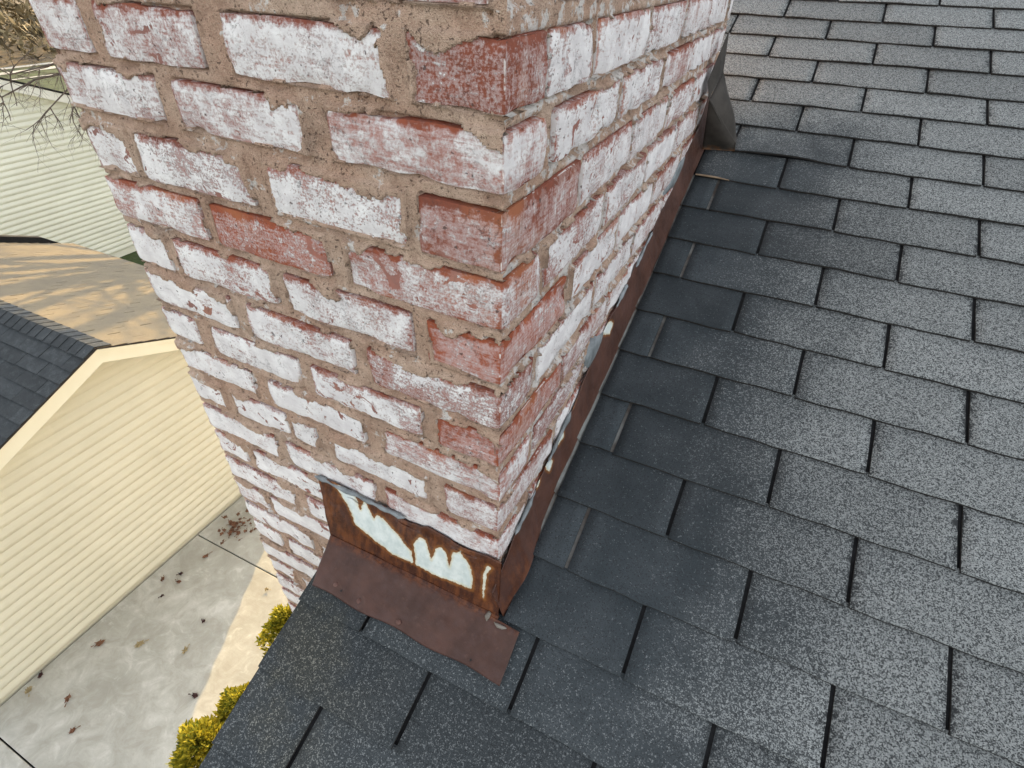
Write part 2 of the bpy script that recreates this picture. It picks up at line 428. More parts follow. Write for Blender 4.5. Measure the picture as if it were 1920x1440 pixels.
bed = sheet('planting_bed', -2.19, -.30, -8, 13, G-.05, mat_plain('bark_mulch', (.05, .03, .02), (.11, .07, .045), 30, .95, 5, .8, 40))
for k, (xa, xb) in enumerate([(-46.3, -45.6), (-44.5, -43.6), (-41.6, -41.3)]):
    sheet('sidewalk', xa, xb, -60, 120, G-.10+k*.002, M['concrete'])

# ------------------------------------------------------------------ our house: roof with its shingles
house = thing('house', 'house with pitched roof of weathered grey three-tab shingles around the chimney', 'house', (0, 0, 0))
DTOP, DBOT = 4.4, -3.2      # ridge and eave along the slope
dm = MB()
def deck_piece(x0, x1, d0, d1):
    dm.hexa([roofP(x0, d0, -.022), roofP(x1, d0, -.022), roofP(x1, d1, -.022), roofP(x0, d1, -.022),
             roofP(x0, d0, -.003), roofP(x1, d0, -.003), roofP(x1, d1, -.003), roofP(x0, d1, -.003)])
XR = 5.6
deck_piece(RAKE+.004, .02, DBOT, -.004); deck_piece(.02, XR, DBOT, DTOP); deck_piece(RAKE+.004, .02, 1.245, DTOP)
roof = dm.build('roof_deck', M['deck'], house)

# shingle tabs: slightly warped thin slabs, ragged lower edge
def tab_mesh(w, seed, warp=1., lift=0., dlen=EXPO+.008):
    nx, ny = max(3, int(w/.022)), 5
    r = np.random.RandomState(seed)
    u = np.linspace(0, 1, nx+1); vv = np.array([0, .03, .3, .65, 1.])
    U, V = np.meshgrid(u, vv, indexing='ij')
    Xl = U*w; Dl = V*dlen
    jag = (fbm(U*w*160, seed*3.1, seed=seed)-.5)*.0022 + (vnoise(U*w*22, seed*1.7, seed=seed+3)-.5)*.0030
    Dl = Dl + jag*(V < .5)
    side = (fbm(V*30+seed, U*9, seed=seed+9)-.5)*.0014
    Xl = Xl + side*((U < .01)*1.+(U > .99)*1.)
    hz = .0085 - .0075*V + warp*((vnoise(U*2.1+seed, V*1.3, seed=seed+5)-.5)*.0030) + lift*(1-V)**2*np.sin(np.pi*np.clip(U*1.15, 0, 1))*1.0
    edge = (V < .02)*.0010+((U < .01)+(U > .99))*.0004
    hz = hz-edge
    T = np.stack([Xl, Dl*CT-hz*ST, Dl*ST+hz*CT], -1)
    Bv = hz-.0050
    B = np.stack([Xl, Dl*CT-Bv*ST, Dl*ST+Bv*CT], -1)
    n, m = T.shape[:2]; idx = np.arange(n*m).reshape(n, m)
    F = [np.stack([idx[:-1, :-1], idx[1:, :-1], idx[1:, 1:], idx[:-1, 1:]], -1).reshape(-1, 4)]
    o = n*m
    F.append(np.stack([idx[:-1, 0]+o, idx[1:, 0]+o, idx[1:, 0], idx[:-1, 0]], -1))
    F.append(np.stack([idx[0, :-1], idx[0, 1:], idx[0, 1:]+o, idx[0, :-1]+o], -1))
    F.append(np.stack([idx[-1, 1:], idx[-1, :-1], idx[-1, :-1]+o, idx[-1, 1:]+o], -1))
    me = arr_mesh('shingle', np.concatenate([T.reshape(-1, 3), B.reshape(-1, 3)]), np.concatenate(F), smooth=False)
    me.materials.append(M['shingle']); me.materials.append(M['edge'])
    mi = np.zeros(len(me.polygons), dtype=np.int32); mi[len(F[0]):] = 1; me.polygons.foreach_set('material_index', mi)
    return me
GAP = .0068
full = [tab_mesh(TAB-GAP, 100+i) for i in range(10)]
stuff_v, stuff_f, nshow = [], [], 0
for t in range(-24, 24):
    dlow = D0-(t+1)*EXPO
    if dlow < DBOT-.02 or dlow > DTOP-.02: continue
    off = 0. if t % 2 else .5
    for n in range(-4, 18):
        a = X0+(n+off)*TAB+GAP/2; b = a+TAB-GAP
        lo = RAKE-.012
        if dlow+EXPO > -.03 and dlow < 1.235: lo = .0305 if dlow > -.06 else RAKE-.012
        if b < lo+.015 or a > XR: continue
        a2 = max(a, lo)
        dd = dlow + rnd.uniform(-.0018, .0018)
        near = -13 <= t <= 14 and a2 < 1.75
        vis = near
        if vis:
            if a2 > a+1e-4 or (b > XR):
                me = tab_mesh(b-a2, 1000+t*31+n, 1., 0.)
            elif t == -3 and n == -1:
                me = tab_mesh(b-a2, 1000+t*31+n, 1., .009)
            else: me = full[rnd.randrange(10)]
            if t == -3 and n == -2: 
                me = tab_mesh(b-a2, 1500, 1., .004)
            o = link('shingle', me, None, roof); o.location = roofP(a2, dd, 0); nshow += 1
        else:
            q = len(stuff_v)
            for h0, h1 in ((.0045, .001-.0036), (.0085, .001)):
                stuff_v += [roofP(a2, dd, h0), roofP(b, dd, h0), roofP(b, dd+EXPO+.02, h1), roofP(a2, dd+EXPO+.02, h1)]
            stuff_f += [tuple(i+q for i in f) for f in BOXF]
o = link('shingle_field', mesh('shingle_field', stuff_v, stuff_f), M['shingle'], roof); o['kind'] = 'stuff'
print('shingles', nshow)
# gable wall, rake board, far slope so the place holds from other positions
mb = MB()
ridge = roofP(0, DTOP, -.02); eave = roofP(0, DBOT, -.02)
mb.add([(-.20, eave[1], G-.2), (-.20, 2*ridge[1]-eave[1], G-.2), (-.20, 2*ridge[1]-eave[1], eave[2]-.03), (-.20, ridge[1], ridge[2]-.03), (-.20, eave[1], eave[2]-.03),
        (XR-.2, eave[1], G-.2), (XR-.2, 2*ridge[1]-eave[1], G-.2), (XR-.2, 2*ridge[1]-eave[1], eave[2]-.03), (XR-.2, ridge[1], ridge[2]-.03), (XR-.2, eave[1], eave[2]-.03)],
       [(0, 1, 2, 3, 4), (5, 9, 8, 7, 6), (0, 4, 9, 5), (1, 6, 7, 2)])
mb.build('gable_wall', M['wall'], house)
mb = MB()
def rk(d0, d1, x0, x1, h0, h1):
    mb.hexa([roofP(x0, d0, h0), roofP(x1, d0, h0), roofP(x1, d1, h0), roofP(x0, d1, h0), roofP(x0, d0, h1), roofP(x1, d0, h1), roofP(x1, d1, h1), roofP(x0, d1, h1)])
rk(DBOT, -.01, RAKE+.006, RAKE+.028, -.15, -.0235); rk(1.25, DTOP, RAKE+.006, RAKE+.028, -.15, -.0235)
mb.build('rake_board', M['trim2'], house)
mb = MB(); rk(DBOT, -.012, RAKE-.004, RAKE+.05, -.0025, -.0005); rk(DBOT, -.012, RAKE-.006, RAKE-.0042, -.045, -.0006)
mb.build('drip_edge', M['zinc'], house)
mb = MB(); mb.hexa([(RAKE, ridge[1], ridge[2]-.02), (XR, ridge[1], ridge[2]-.02), (XR, 2*ridge[1]-eave[1], eave[2]-.02), (RAKE, 2*ridge[1]-eave[1], eave[2]-.02),
                    (RAKE, ridge[1], ridge[2]+.02), (XR, ridge[1], ridge[2]+.02), (XR, 2*ridge[1]-eave[1], eave[2]+.02), (RAKE, 2*ridge[1]-eave[1], eave[2]+.02)])
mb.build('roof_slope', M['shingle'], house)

# ------------------------------------------------------------------ the chimney
chim = thing('chimney', 'weathered red brick chimney with peeling white paint rising through the shingle roof', 'chimney', (0, 0, 0))
chim.rotation_euler = (0.0034, 0.0058, 0)
CORNER_BOT = {0: .897, 1: .8125, 2: .7375, 3: .6497, 4: .5705, 5: .4883, 6: .4067, 7: .3293, 8: .252, 9: .1725}
CORNER_TOP = {1: .877, 2: .799, 3: .7214, 4: .6388, 5: .5570, 6: .4745, 7: .392, 8: .3145, 9: .2375}
def cbot(k): return CORNER_BOT.get(k, Z1-k*CH)
def ctop(k): return CORNER_TOP.get(k, Z1-(k-1)*CH-.0145)
# head joints on the front face, from the corner leftwards, with paint coverage
FR = {
 1: [(0, .112, .20, .3), (.132, .366, .84, .2), (.412, .600, .62, .3), (.634, W, .72, .3)],
 2: [(0, .230, .58, .6), (.266, .492, .66, .3), (.525, W, .80, .1)],
 3: [(0, .113, .34, .3), (.130, .354, .74, .6), (.389, .622, .74, .1), (.633, W, .92, .1)],
 4: [(0, .240, .60, .6), (.269, .497, .30, 1.), (.517, W, .68, .9)],
 5: [(0, .115, .36, 1.), (.140, .375, .80, .3), (.397, .622, .78, .7), (.643, W, .95, .2)],
 6: [(0, .228, .56, .3), (.260, .484, .84, .5), (.520, W, .92, .1)],
 7: [(0, .110, .22, .9), (.138, .363, .74, .3), (.393, .609, .88, .2), (.648, W, .95, .1)],
 8: [(0, .227, .62, .8), (.267, .491, .92, .2), (.530, W, .90, .2)],
 9: [(0, .106, .60, .3), (.140, .359, .84, .3), (.393, .461, .82, .2), (.468, .622, .90, .2), (.642, W, .86, .2)],
 10: [(0, .244, .72, .6), (.268, .493, .84, .3), (.522, W, .86, .3)],
 0: [(.018, .235, .45, .3), (.262, .490, .6, .3), (.515, W, .7, .3)],
}
def front_row(k):
    if k in FR: return FR[k]
    j = lambda: rnd.uniform(-.006, .006)
    c = lambda: rnd.uniform(.82, .98)
    if k % 2: return [(0, .112+j(), c(), .3), (.135+j(), .362+j(), c(), .4), (.392+j(), .620+j(), c(), .4), (.643+j(), W, c(), .3)]
    return [(0, .230+j(), c(), .3), (.262+j(), .490+j(), c(), .5), (.520+j(), W, c(), .3)]
def right_row(k):
    r = []; 
    if k == 1: r = [(0, .094, .30, .2), (.098, .235, .74, .2)]; y = .250
    elif k % 2: r = [(0, .222+rnd.uniform(-.008, .008), rnd.uniform(.42, .62), .3)]; y = .238
    else: r = [(0, .098+rnd.uniform(-.008, .008), rnd.uniform(.28, .5), .5)]; y = .126
    while y < DEP-.03:
        L = .245 if y+.245 < DEP-.05 else DEP-y
        if DEP-(y+L) < .06: L = DEP-y
        j = rnd.uniform(-.006, .006)
        r.append((y+j, min(y+L+j*.5, DEP), rnd.uniform(.55, .95), rnd.random()*.6)); y += L+.012
    return r
def brick_arr(L, D, H, seed, dens=.012):
    nx, ny, nz = max(4, int(L/dens)), max(3, int(D/.04)), 6
    V = []; F = []
    def face(o, a, b, na, nb, flip):
        A, B = np.meshgrid(np.linspace(0, 1, na+1), np.linspace(0, 1, nb+1), indexing='ij')
        P = np.array(o)+A[..., None]*np.array(a)+B[..., None]*np.array(b)
        base = sum(len(v) for v in V); idx = base+np.arange((na+1)*(nb+1)).reshape(na+1, nb+1)
        f = np.stack([idx[:-1, :-1], idx[1:, :-1], idx[1:, 1:], idx[:-1, 1:]], -1).reshape(-1, 4)
        V.append(P.reshape(-1, 3)); F.append(f[:, ::-1] if flip else f)
    l, d, h = L/2, D/2, H/2
    face((-l, -d, -h), (L, 0, 0), (0, 0, H), nx, nz, False)
    face((-l, d, -h), (L, 0, 0), (0, 0, H), max(3, nx//3), 3, True)
    face((-l, -d, h), (L, 0, 0), (0, D, 0), nx, ny, False)
    face((-l, -d, -h), (L, 0, 0), (0, D, 0), nx, ny, True)
    face((l, -d, -h), (0, D, 0), (0, 0, H), max(ny, int(D/dens)), nz, False)
    face((-l, -d, -h), (0, D, 0), (0, 0, H), ny, nz, True)
    P = np.concatenate(V); Fc = np.concatenate(F)
    r = .0035+.0110*vnoise(P[:, 0]*38+seed*7.3, P[:, 1]*38, P[:, 2]*45, seed)**2
    inner = np.array([l, d, h])[None]-r[:, None]
    c = np.clip(P, -inner, inner); dv = P-c; ln = np.linalg.norm(dv, axis=1, keepdims=True)
    nrm = dv/np.maximum(ln, 1e-9)
    Q = c+nrm*r[:, None]
    bumpy = (fbm(Q[:, 0]*45+seed, Q[:, 1]*45, Q[:, 2]*45, seed+5, 3)-.5)*.0042
    chip = np.clip(vnoise(Q[:, 0]*26+seed*1.3, Q[:, 1]*26+4, Q[:, 2]*30, seed+11)-.66, 0, 1)*.018
    Q = Q+nrm*(bumpy-chip)[:, None]
    return Q, Fc
nbrick = 0
rest_v, rest_f, rest_n = [], [], 0
def put_brick(cx, cy, cz, L, D, H, rot, cov, tone, seed, show):
    """rot: 0 front brick (length along x), 1 right-face brick (length along y, outward +x), 2 left"""
    global nbrick, rest_n
    Q, F = brick_arr(L, D, H, seed, .012 if show else .06)
    if show:
        me = arr_mesh('brick', Q, F, True); me.materials.append(M['brick'])
        o = link('brick', me, None, chim)
        o.location = (cx, cy, cz)
        o.rotation_euler = (rnd.gauss(0, .003), rnd.gauss(0, .004), {0: YAW*.8, 1: math.pi/2, 2: -math.pi/2}[rot]+rnd.gauss(0, .003))
        o.color = (cov*(.90 if cz > .25 else .97), L, tone, 1); nbrick += 1
    else:
        if rot: 
            s = 1 if rot == 1 else -1
            Q = np.stack([-s*Q[:, 1], s*Q[:, 0], Q[:, 2]], 1)
        rest_v.append(Q+np.array([cx, cy, cz])); rest_f.append(F+rest_n); rest_n += len(Q)
front_rects, right_rects, left_rects = [], [], []
for k in range(-5, 74):
    zb, zt = cbot(k), ctop(k); H = zt-zb; zc = (zt+zb)/2
    row = front_row(k); rr = right_row(k)
    show = -1 <= k <= 21
    for i, (u0, u1, cov, tone) in enumerate(row):
        L = u1-u0; front_rects.append((u0, u1, zb, zt))
        end = (i == 0 and (k % 2)) and k != 1
        jit = rnd.uniform(-.0015, .0015)
        sk = -(u0+u1)/2*YAW
        if i == 0 and k % 2:       # header end of the right-face stretcher
            D = rr[0][1]
            put_brick(-(u0+u1)/2, D/2+jit*.3+sk, zc, L, D, H, 0, cov, tone, 50+k*13+i, show)
        else:
            D = .104
            put_brick(-(u0+u1)/2, D/2+jit+sk, zc, L, D, H, 0, cov, tone, 50+k*13+i, show)
    for i, (y0, y1, cov, tone) in enumerate(rr):
        right_rects.append((y0, y1, zb, zt))
        if i == 0 or k > 25: continue
        L = y1-y0; D = .100
        vis = show and zt > TANR*y0-.02
        put_brick(-D/2+rnd.uniform(-.0015, .002), (y0+y1)/2, zc, L, D, H, 1, cov, tone, 900+k*17+i, vis)
    y = .118 if k % 2 == 0 else .10
    while y < DEP-.05:
        L = min(.222, DEP-y); left_rects.append((y, y+L, zb, zt))
        put_brick(-W+.05, y+L/2, zc, L, .1, H, 2, .8, .3, 3000+k*9+int(y*20), False); y += L+.014
o = link('brickwork', arr_mesh('brickwork', np.concatenate(rest_v), np.concatenate(rest_f), True), M['brick'], chim)
o['kind'] = 'stuff'; o.color = (.8, .25, .3, 1)
print('bricks', nbrick)
def mortar_face(name, rects, u1, z0, zt, step, kind, seed, smear):
    nu, nz = int(u1/step), int((zt-z0)/step)
    U, Z = np.meshgrid(np.linspace(.0035, u1, nu+1), np.linspace(z0, zt, nz+1), indexing='ij')
    best = np.full(U.shape, -9.); top = np.zeros(U.shape)
    for (a, b, c, d) in rects:
        i0, i1 = max(0, int((a-.03)/step)), min(nu+1, int((b+.03)/step)+2)
        j0, j1 = max(0, int((c-.03-z0)/step)), min(nz+1, int((d+.03-z0)/step)+2)
        if i1 <= i0 or j1 <= j0: continue
        u, z = U[i0:i1, j0:j1], Z[i0:i1, j0:j1]
        ia = u-a if a > .002 else u*0+9; ib = b-u if b < u1-.002 else u*0+9
        ins = np.minimum(np.minimum(ia, ib), np.minimum(z-c, d-z))        # >0 inside
        dt = np.minimum(np.minimum(ia*1.6, ib*1.6), np.minimum((z-c)*2.6, (d-z)))   # smears favour the top arris
        cur = best[i0:i1, j0:j1]; tp = top[i0:i1, j0:j1]
        m = ins > cur; cur[m] = ins[m]; tp[m] = dt[m]
    wav = fbm(U*27, Z*27, seed*1., seed, 3, .55); wav2 = fbm(U*130, Z*130, seed*2., seed+7, 2)
    fine = fbm(U*240, Z*240, 0, seed+3, 2)
    big = fbm(U*11, Z*13, seed*3., seed+2, 2)
    under = np.zeros(U.shape)
    for (a, b, c, d) in rects:
        i0, i1 = max(0, int((a-.002)/step)), min(nu+1, int((b+.002)/step)+1)
        j0, j1 = max(0, int((c-.006-z0)/step)), min(nz+1, int((c+.001-z0)/step)+1)
        if i1 > i0 and j1 > j0:
            n_ = fbm(U[i0:i1, j0:j1]*19, Z[i0:i1, j0:j1]*5, 0, seed+41, 3)
            under[i0:i1, j0:j1] = np.clip((n_-.46)*9, 0, 1)
    w = np.clip((wav-.42)*.042+(big-.57)*.06, 0, .019)*smear + (wav2-.5)*.003
    joint = -.0036 - under*.0070 + (fine-.5)*.0024 + (fbm(U*16, Z*16, 0, seed+21, 3)-.55)*.007
    # slightly raked under each brick
    cover = np.where(best > 0, np.where(top < w, .0016+(fine-.5)*.0016, -.013), joint)
    o_ = np.clip(best/.004+.5, 0, 1)*0
    if kind == 'F': P = np.stack([-U, -cover-U*YAW, Z], -1)[::-1]
    elif kind == 'R': P = np.stack([cover, U, Z], -1)
    else: P = np.stack([-W-cover, .026+U*(DEP-.026)/DEP, Z], -1)[::-1]
    me = grid_mesh(name, P, True); ob = link(name, me, M['mortar'], chim)
    return ob
zb_, zt_ = -1.15, 1.36
f_m = mortar_face('mortar', front_rects, W, zb_, zt_, .0026, 'F', 3, 1.0); f_m.color = (.40, .2, .3, 1)
r_m = mortar_face('mortar', right_rects, DEP, zb_+1.1, zt_, .0038, 'R', 11, .35); r_m.color = (.64, .2, .3, 1)
l_m = mortar_face('mortar', left_rects, DEP, zb_, zt_, .02, 'L', 13, 0.); l_m.color = (.3, .2, .3, 1)
mb = MB()
mb.hexa([(-W+.014, .014-W*YAW, G-.1), (-.014, .014, G-.1), (-.014, DEP-.014, G-.1), (-W+.014, DEP-.014, G-.1),
         (-W+.014, .014-W*YAW, 1.40), (-.014, .014, 1.40), (-.014, DEP-.014, 1.40), (-W+.014, DEP-.014, 1.40)])
core = mb.build('core', M['mortar'], chim); core.color = (.3, .2, .3, 1)
mb = MB(); mb.box(-W-.03, .03, -.03, DEP+.03, 1.375, 1.45)
mb.build('cap', M['concrete'], chim)

# ------------------------------------------------------------------ flashings
def seg_d(px, py, poly):
    """signed distance, positive inside"""
    d = np.full(px.shape, 9.); ins = np.zeros(px.shape, bool); n = len(poly)
    for i in range(n):
        (ax, ay), (bx, by) = poly[i], poly[(i+1) % n]
        ex, ey = bx-ax, by-ay; L = ex*ex+ey*ey+1e-12
        t = np.clip(((px-ax)*ex+(py-ay)*ey)/L, 0, 1)
        d = np.minimum(d, np.hypot(px-ax-t*ex, py-ay-t*ey))
        c = ((ay > py) != (by > py)) & (px < (bx-ax)*(py-ay)/(by-ay+1e-12)+ax)
        ins ^= c
    return np.where(ins, d, -d)
def solid(name, P, thick, nvec, mat, parent, attr=None):
    """sheet metal: grid P thickened towards -nvec"""
    n, m = P.shape[:2]
    B = P-np.asarray(nvec)*thick
    V = np.concatenate([P.reshape(-1, 3), B.reshape(-1, 3)]); idx = np.arange(n*m).reshape(n, m); o = n*m
    F = [np.stack([idx[:-1, :-1], idx[1:, :-1], idx[1:, 1:], idx[:-1, 1:]], -1).reshape(-1, 4)]
    F.append(F[0][:, ::-1]+o)
    for e in (idx[0], idx[-1], idx[:, 0], idx[:, -1]): F.append(np.stack([e[:-1], e[1:], e[1:]+o, e[:-1]+o], -1))
    at = {k: np.concatenate([v.ravel(), v.ravel()]) for k, v in attr.items()} if attr else None
    return link(name, arr_mesh(name, V, np.concatenate(F), True, at), mat, parent)
PATCH = [
 [(-.37, .105), (-.335, .078), (-.319, .063), (-.308, .045), (-.258, .033), (-.211, .021), (-.167, .024), (-.175, .047), (-.199, .063), (-.231, .079), (-.258, .085), (-.265, .075), (-.294, .099), (-.300, .078), (-.321, .099), (-.354, .108)],
 [(-.178, .030), (-.170, .022), (-.165, .024), (-.172, .048)],
 [(-.160, .022), (-.170, .066), (-.162, .082), (-.146, .080), (-.128, .049), (-.124, .072), (-.113, .081), (-.100, .076), (-.0905, .050), (-.088, .082), (-.074, .090), (-.055, .076), (-.039, .048), (-.038, .026), (-.086, .021), (-.118, .020)],
 [(-.016, .019), (-.023, .070), (-.017, .089), (-.009, .086), (-.016, .070), (-.013, .017)]]
apron = thing('apron_flashing', 'rusty brown apron flashing with white zinc patches at the foot of the chimney', 'flashing', (-.15, -.05, 0))
def apar(o): o.parent = apron; o.matrix_parent_inverse = Matrix.Translation(apron.location).inverted(); return o
# upright leg: from the chimney face down to the fold
nu, nv = 170, 44
U, V = np.meshgrid(np.linspace(0, 1, nu+1), np.linspace(0, 1, nv+1), indexing='ij')   # V 0 fold .. 1 top
xl = -.366-.046*V; xr = .0195-.012*V
X = xl+(xr-xl)*U
topz = .102+.006*np.sin(U*21)*(V > .9)+(vnoise(U*30, 3., 0, 5)-.5)*.006*V
YY = -.0405+.0345*V - .004*np.sin(U*3.1)*np.sin(V*3.14); YY = YY+X*math.tan(YAW)*V*.9
ZZ = -.0055+(topz+.0055)*V
dent = (fbm(U*9, V*3, 0, 8, 3)-.5)*.007
P = np.stack([X, YY-dent*np.sin(V*3.14), ZZ], -1)
sd = np.full(U.shape, -1.)
for pl in PATCH: sd = np.maximum(sd, seg_d(X, ZZ, pl))
apar(solid('upright_flange', P, .0015, (0, -1, 0), M['rust'], None, {'sd': sd, 'brown': np.zeros(U.shape)}))
# roof leg with the notched corner
U, V = np.meshgrid(np.linspace(0, 1, 150), np.linspace(0, 1, 40), indexing='ij')     # V 0 lower edge .. 1 fold
Dl = (-.126+.002*np.sin(U*17))/CT*(1-V)+(-.0345/CT)*V
xa = -.343-.022*V; xb = np.where(V > .90, .0215, .070-.004*V)
X = xa+(xb-xa)*U
hh = .0125+.0060*(fbm(U*7, V*2.5, 0, 4, 3)-.5)+.004*(1-V)**3*(vnoise(U*7, 2., 0, 9)-.3)
P = np.stack([X, Dl*CT-hh*ST, Dl*ST+hh*CT], -1)
br = np.clip((.92-V)/.10+(fbm(U*60, V*12, 0, 2)-.5)*1.2, 0, 1)
apar(solid('roof_flange', P, .0015, (0, -ST, CT), M['rust'], None, {'sd': np.full(U.shape, -1.), 'brown': br}))
for (x, y) in [(-.297, -.107), (-.237, -.113), (-.146, -.114)]:
    mb = MB(); n = 12
    c = Vector(roofP(x, y/CT, .0125))
    up = Vector((0, -ST, CT)); a = Vector((1, 0, 0)); b = up.cross(a)
    vs = []
    for r, h in ((.0052, 0), (.0050, .0012), (.0034, .0024)):
        vs += [c+up*h+(a*math.cos(2*math.pi*i/n)+b*math.sin(2*math.pi*i/n))*r for i in range(n)]
    vs.append(c+up*.0028)
    fs = [(k*n+i, k*n+(i+1) % n, (k+1)*n+(i+1) % n, (k+1)*n+i) for k in (0, 1) for i in range(n)]+[(2*n+i, 2*n+(i+1) % n, 3*n) for i in range(n)]
    mb.add(vs, fs); apar(mb.build('nail_head', M['nail'], None, True))
for (x, y) in [(-.279, -.112), (.007, -.114)]:
    mb = MB(); c = Vector(roofP(x, y/CT, .0152)); up = Vector((0, -ST, CT)); a = Vector((1, 0, 0)); b = up.cross(a)
    mb.add([c+(a*math.cos(i)+b*math.sin(i))*.0021 for i in np.linspace(0, 6.28, 9)[:-1]], [tuple(range(8))])
    apar(mb.build('nail_hole', M['darkmetal'], None))
def strip_blob(name, pts, rad, mat, par, seed=0, n=7, flat=.5):
    mb = MB(); rr = [rad*(.45+1.1*vnoise(i*.55, seed*1.)) for i in range(len(pts))]; rr[0] *= .2; rr[-1] *= .2
    mb.tube(pts, rr, n); o = mb.build(name, mat, None, True)
    return par(o)
# torn grey sealant along the upper lip
pts = [(-.418, .002, .104)]+[(-.418+i*.0105, -.0085+(-.418+i*.0105)*YAW*.9+.003*vnoise(i*.7, 1.), .104+.0065*vnoise(i*.4, 7.)-.004-.00*i) for i in range(1, 22)]
strip_blob('sealant_bead', pts, .0040, M['caulk'], apar, 3)
strip_blob('sealant_bead', [(-.000, -.0375, -.004), (.003, -.043, -.003), (.002, -.050, -.006), (.004, -.056, -.009)], .0045, M['tar'], apar, 5)
strip_blob('sealant_bead', [(.018, -.053, -.006), (.027, -.0555, -.006), (.036, -.055, -.006), (.043, -.053, -.006)], .0042, M['tar'], apar, 6)

# side flashing on the upslope face
side = thing('side_flashing', 'long rusty flashing strip running up the right side of the chimney', 'flashing', (.02, .5, .25))
def spar(o): o.parent = side; o.matrix_parent_inverse = Matrix.Translation(side.location).inverted(); return o
ky = [-.035, .019, .049, .136, .322, .471, .669, .959, 1.087, 1.20, 1.259, 1.30]
kz = [.050, .084, .108, .145, .218, .298, .362, .462, .528, .565, .630, .68]
nu, nv = 380, 40
U, V = np.meshgrid(np.linspace(-.034, 1.275, nu+1), np.linspace(0, 1, nv+1), indexing='ij')
zt2 = np.interp(U, ky, kz)+(vnoise(U*38, 1., 0, 31)-.5)*.012+(vnoise(U*9, 1., 0, 33)-.5)*.014
zb2 = TANR*U+.004
Zs = zb2+(zt2-zb2)*V
Xs = .0265-.0215*V+.012*np.exp(-((U-.05)/.06)**2)*(1-V)**1.5+(fbm(U*8, V*2, 0, 44, 3)-.5)*.004*(1-V) - U*math.tan(-YAW)*0 + (-math.sin(YAW))*U*V*.0
SP = [[(.473, .300), (.478, .318), (.520, .312), (.532, .300), (.508, .284)], [(.307, .223), (.309, .252), (.331, .255), (.335, .224), (.32, .212)],
      [(.222, .197), (.245, .208), (.268, .202), (.264, .179), (.239, .176)], [(.185, .155), (.185, .177), (.204, .182), (.213, .156), (.195, .144)],
      [(.13, .159), (.123, .189), (.143, .209), (.166, .173), (.158, .149), (.144, .144)], [(.62, .425), (.64, .455), (.70, .47), (.69, .44)], [(1.0, .585), (1.02, .62), (1.06, .62), (1.03, .58)],
      [(.75, .47), (.76, .51), (.83, .53), (.80, .49)]]
sd = np.full(U.shape, -1.)
for pl in SP: sd = np.maximum(sd, seg_d(U, Zs, pl))
spar(solid('metal_strip', np.stack([Xs, U, Zs], -1), .0015, (1, 0, 0), M['rust'], None, {'sd': sd, 'brown': np.clip(.75+.5*fbm(U*5, V*3, 0, 71)-(U < .06)*.5, 0, 1)}))
for i, pl in enumerate([[(.381, .271), (.382, .315), (.419, .32), (.492, .30), (.495, .275), (.427, .254)], [(.882, .477), (.985, .525), (1.115, .525), (1.107, .485), (.977, .470)]]):
    a = np.array(pl); c = a.mean(0); mb = MB(); n = len(pl)
    xo = .003
    ring = []
    for k in range(n*4):
        p0, p1 = a[(k//4) % n], a[(k//4+1) % n]; q = p0+(p1-p0)*(k % 4)/4; q = q+(q-c)*(.25*vnoise(k*.8, i*3.)-.1); ring.append(q)
    N = len(ring)
    vs = [(xo-.012, q[0], q[1]) for q in ring]+[(xo+.002, c[0]+(q[0]-c[0])*.93, c[1]+(q[1]-c[1])*.93) for q in ring]+[(xo+.0035, c[0]+(q[0]-c[0])*.5, c[1]+(q[1]-c[1])*.5) for q in ring]+[(xo+.004, c[0], c[1])]
    fs = [(r*N+k, r*N+(k+1) % N, (r+1)*N+(k+1) % N, (r+1)*N+k) for r in (0, 1) for k in range(N)]+[(2*N+k, 2*N+(k+1) % N, 3*N) for k in range(N)]
    mb.add(vs, fs); spar(mb.build('sealant_patch', M['caulk'], None, True))
for a, b in [(.05, .135), (.19, .30), (.55, .62), (.68, .80)]:
    ys = np.linspace(a, b, 14)
    strip_blob('sealant_bead', [(.007, y, float(np.interp(y, ky, kz))+.004+.006*vnoise(y*60, 2.)) for y in ys], .0036, M['caulk'], spar, int(a*100))

# step flashing: one bent piece per course, seen as a pale strip beside the shingles and in the cut-outs
sn = 0
for t in range(-2, 9):
    dl = D0-(t+1)*EXPO
    d0, d1 = dl+.004, dl+EXPO+.012
    if d1 < .02 or d0 > 1.2: continue
    d0 = max(d0, -.02)
    wl = .112+rnd.uniform(-.008, .01)
    mb = MB(); hb = .0030
    x_in = .0275+rnd.uniform(-.002, .002)
    q = [roofP(x_in, d0, hb), roofP(wl, d0, hb), roofP(wl, d1, -.0022), roofP(x_in, d1, -.0022)]
    q2 = [roofP(x_in, d0, hb-.001), roofP(wl, d0, hb-.0006), roofP(wl, d1, -.0028), roofP(x_in, d1, -.0028)]
    up = [roofP(x_in-.019, d0, hb+.034), roofP(x_in-.019, d1, .036)]; up2 = [(u[0]-.001, u[1], u[2]) for u in up]
    mb.add(q+q2, [(0, 1, 2, 3), (7, 6, 5, 4), (0, 4, 5, 1), (1, 5, 6, 2)])
    mb.add([q[0], q[3], up[1], up[0], q2[0], q2[3], up2[1], up2[0]], [(0, 1, 2, 3), (7, 6, 5, 4), (0, 3, 7, 4)])
    lab = ['lowest', 'second lowest', 'third lowest', 'fourth lowest', 'middle', 'fifth from the top', 'fourth from the top', 'third from the top', 'second from the top', 'topmost', 'highest visible']
    o = mb.build('step_flashing', M['step']); sn += 1
    o['tmp'] = sn
steps = sorted([o for o in bpy.data.objects if o.name.startswith('step_flashing')], key=lambda o: o['tmp'])[::-1]
words = ['first', 'second', 'third', 'fourth', 'fifth', 'sixth', 'seventh', 'eighth', 'ninth', 'tenth', 'eleventh', 'twelfth']
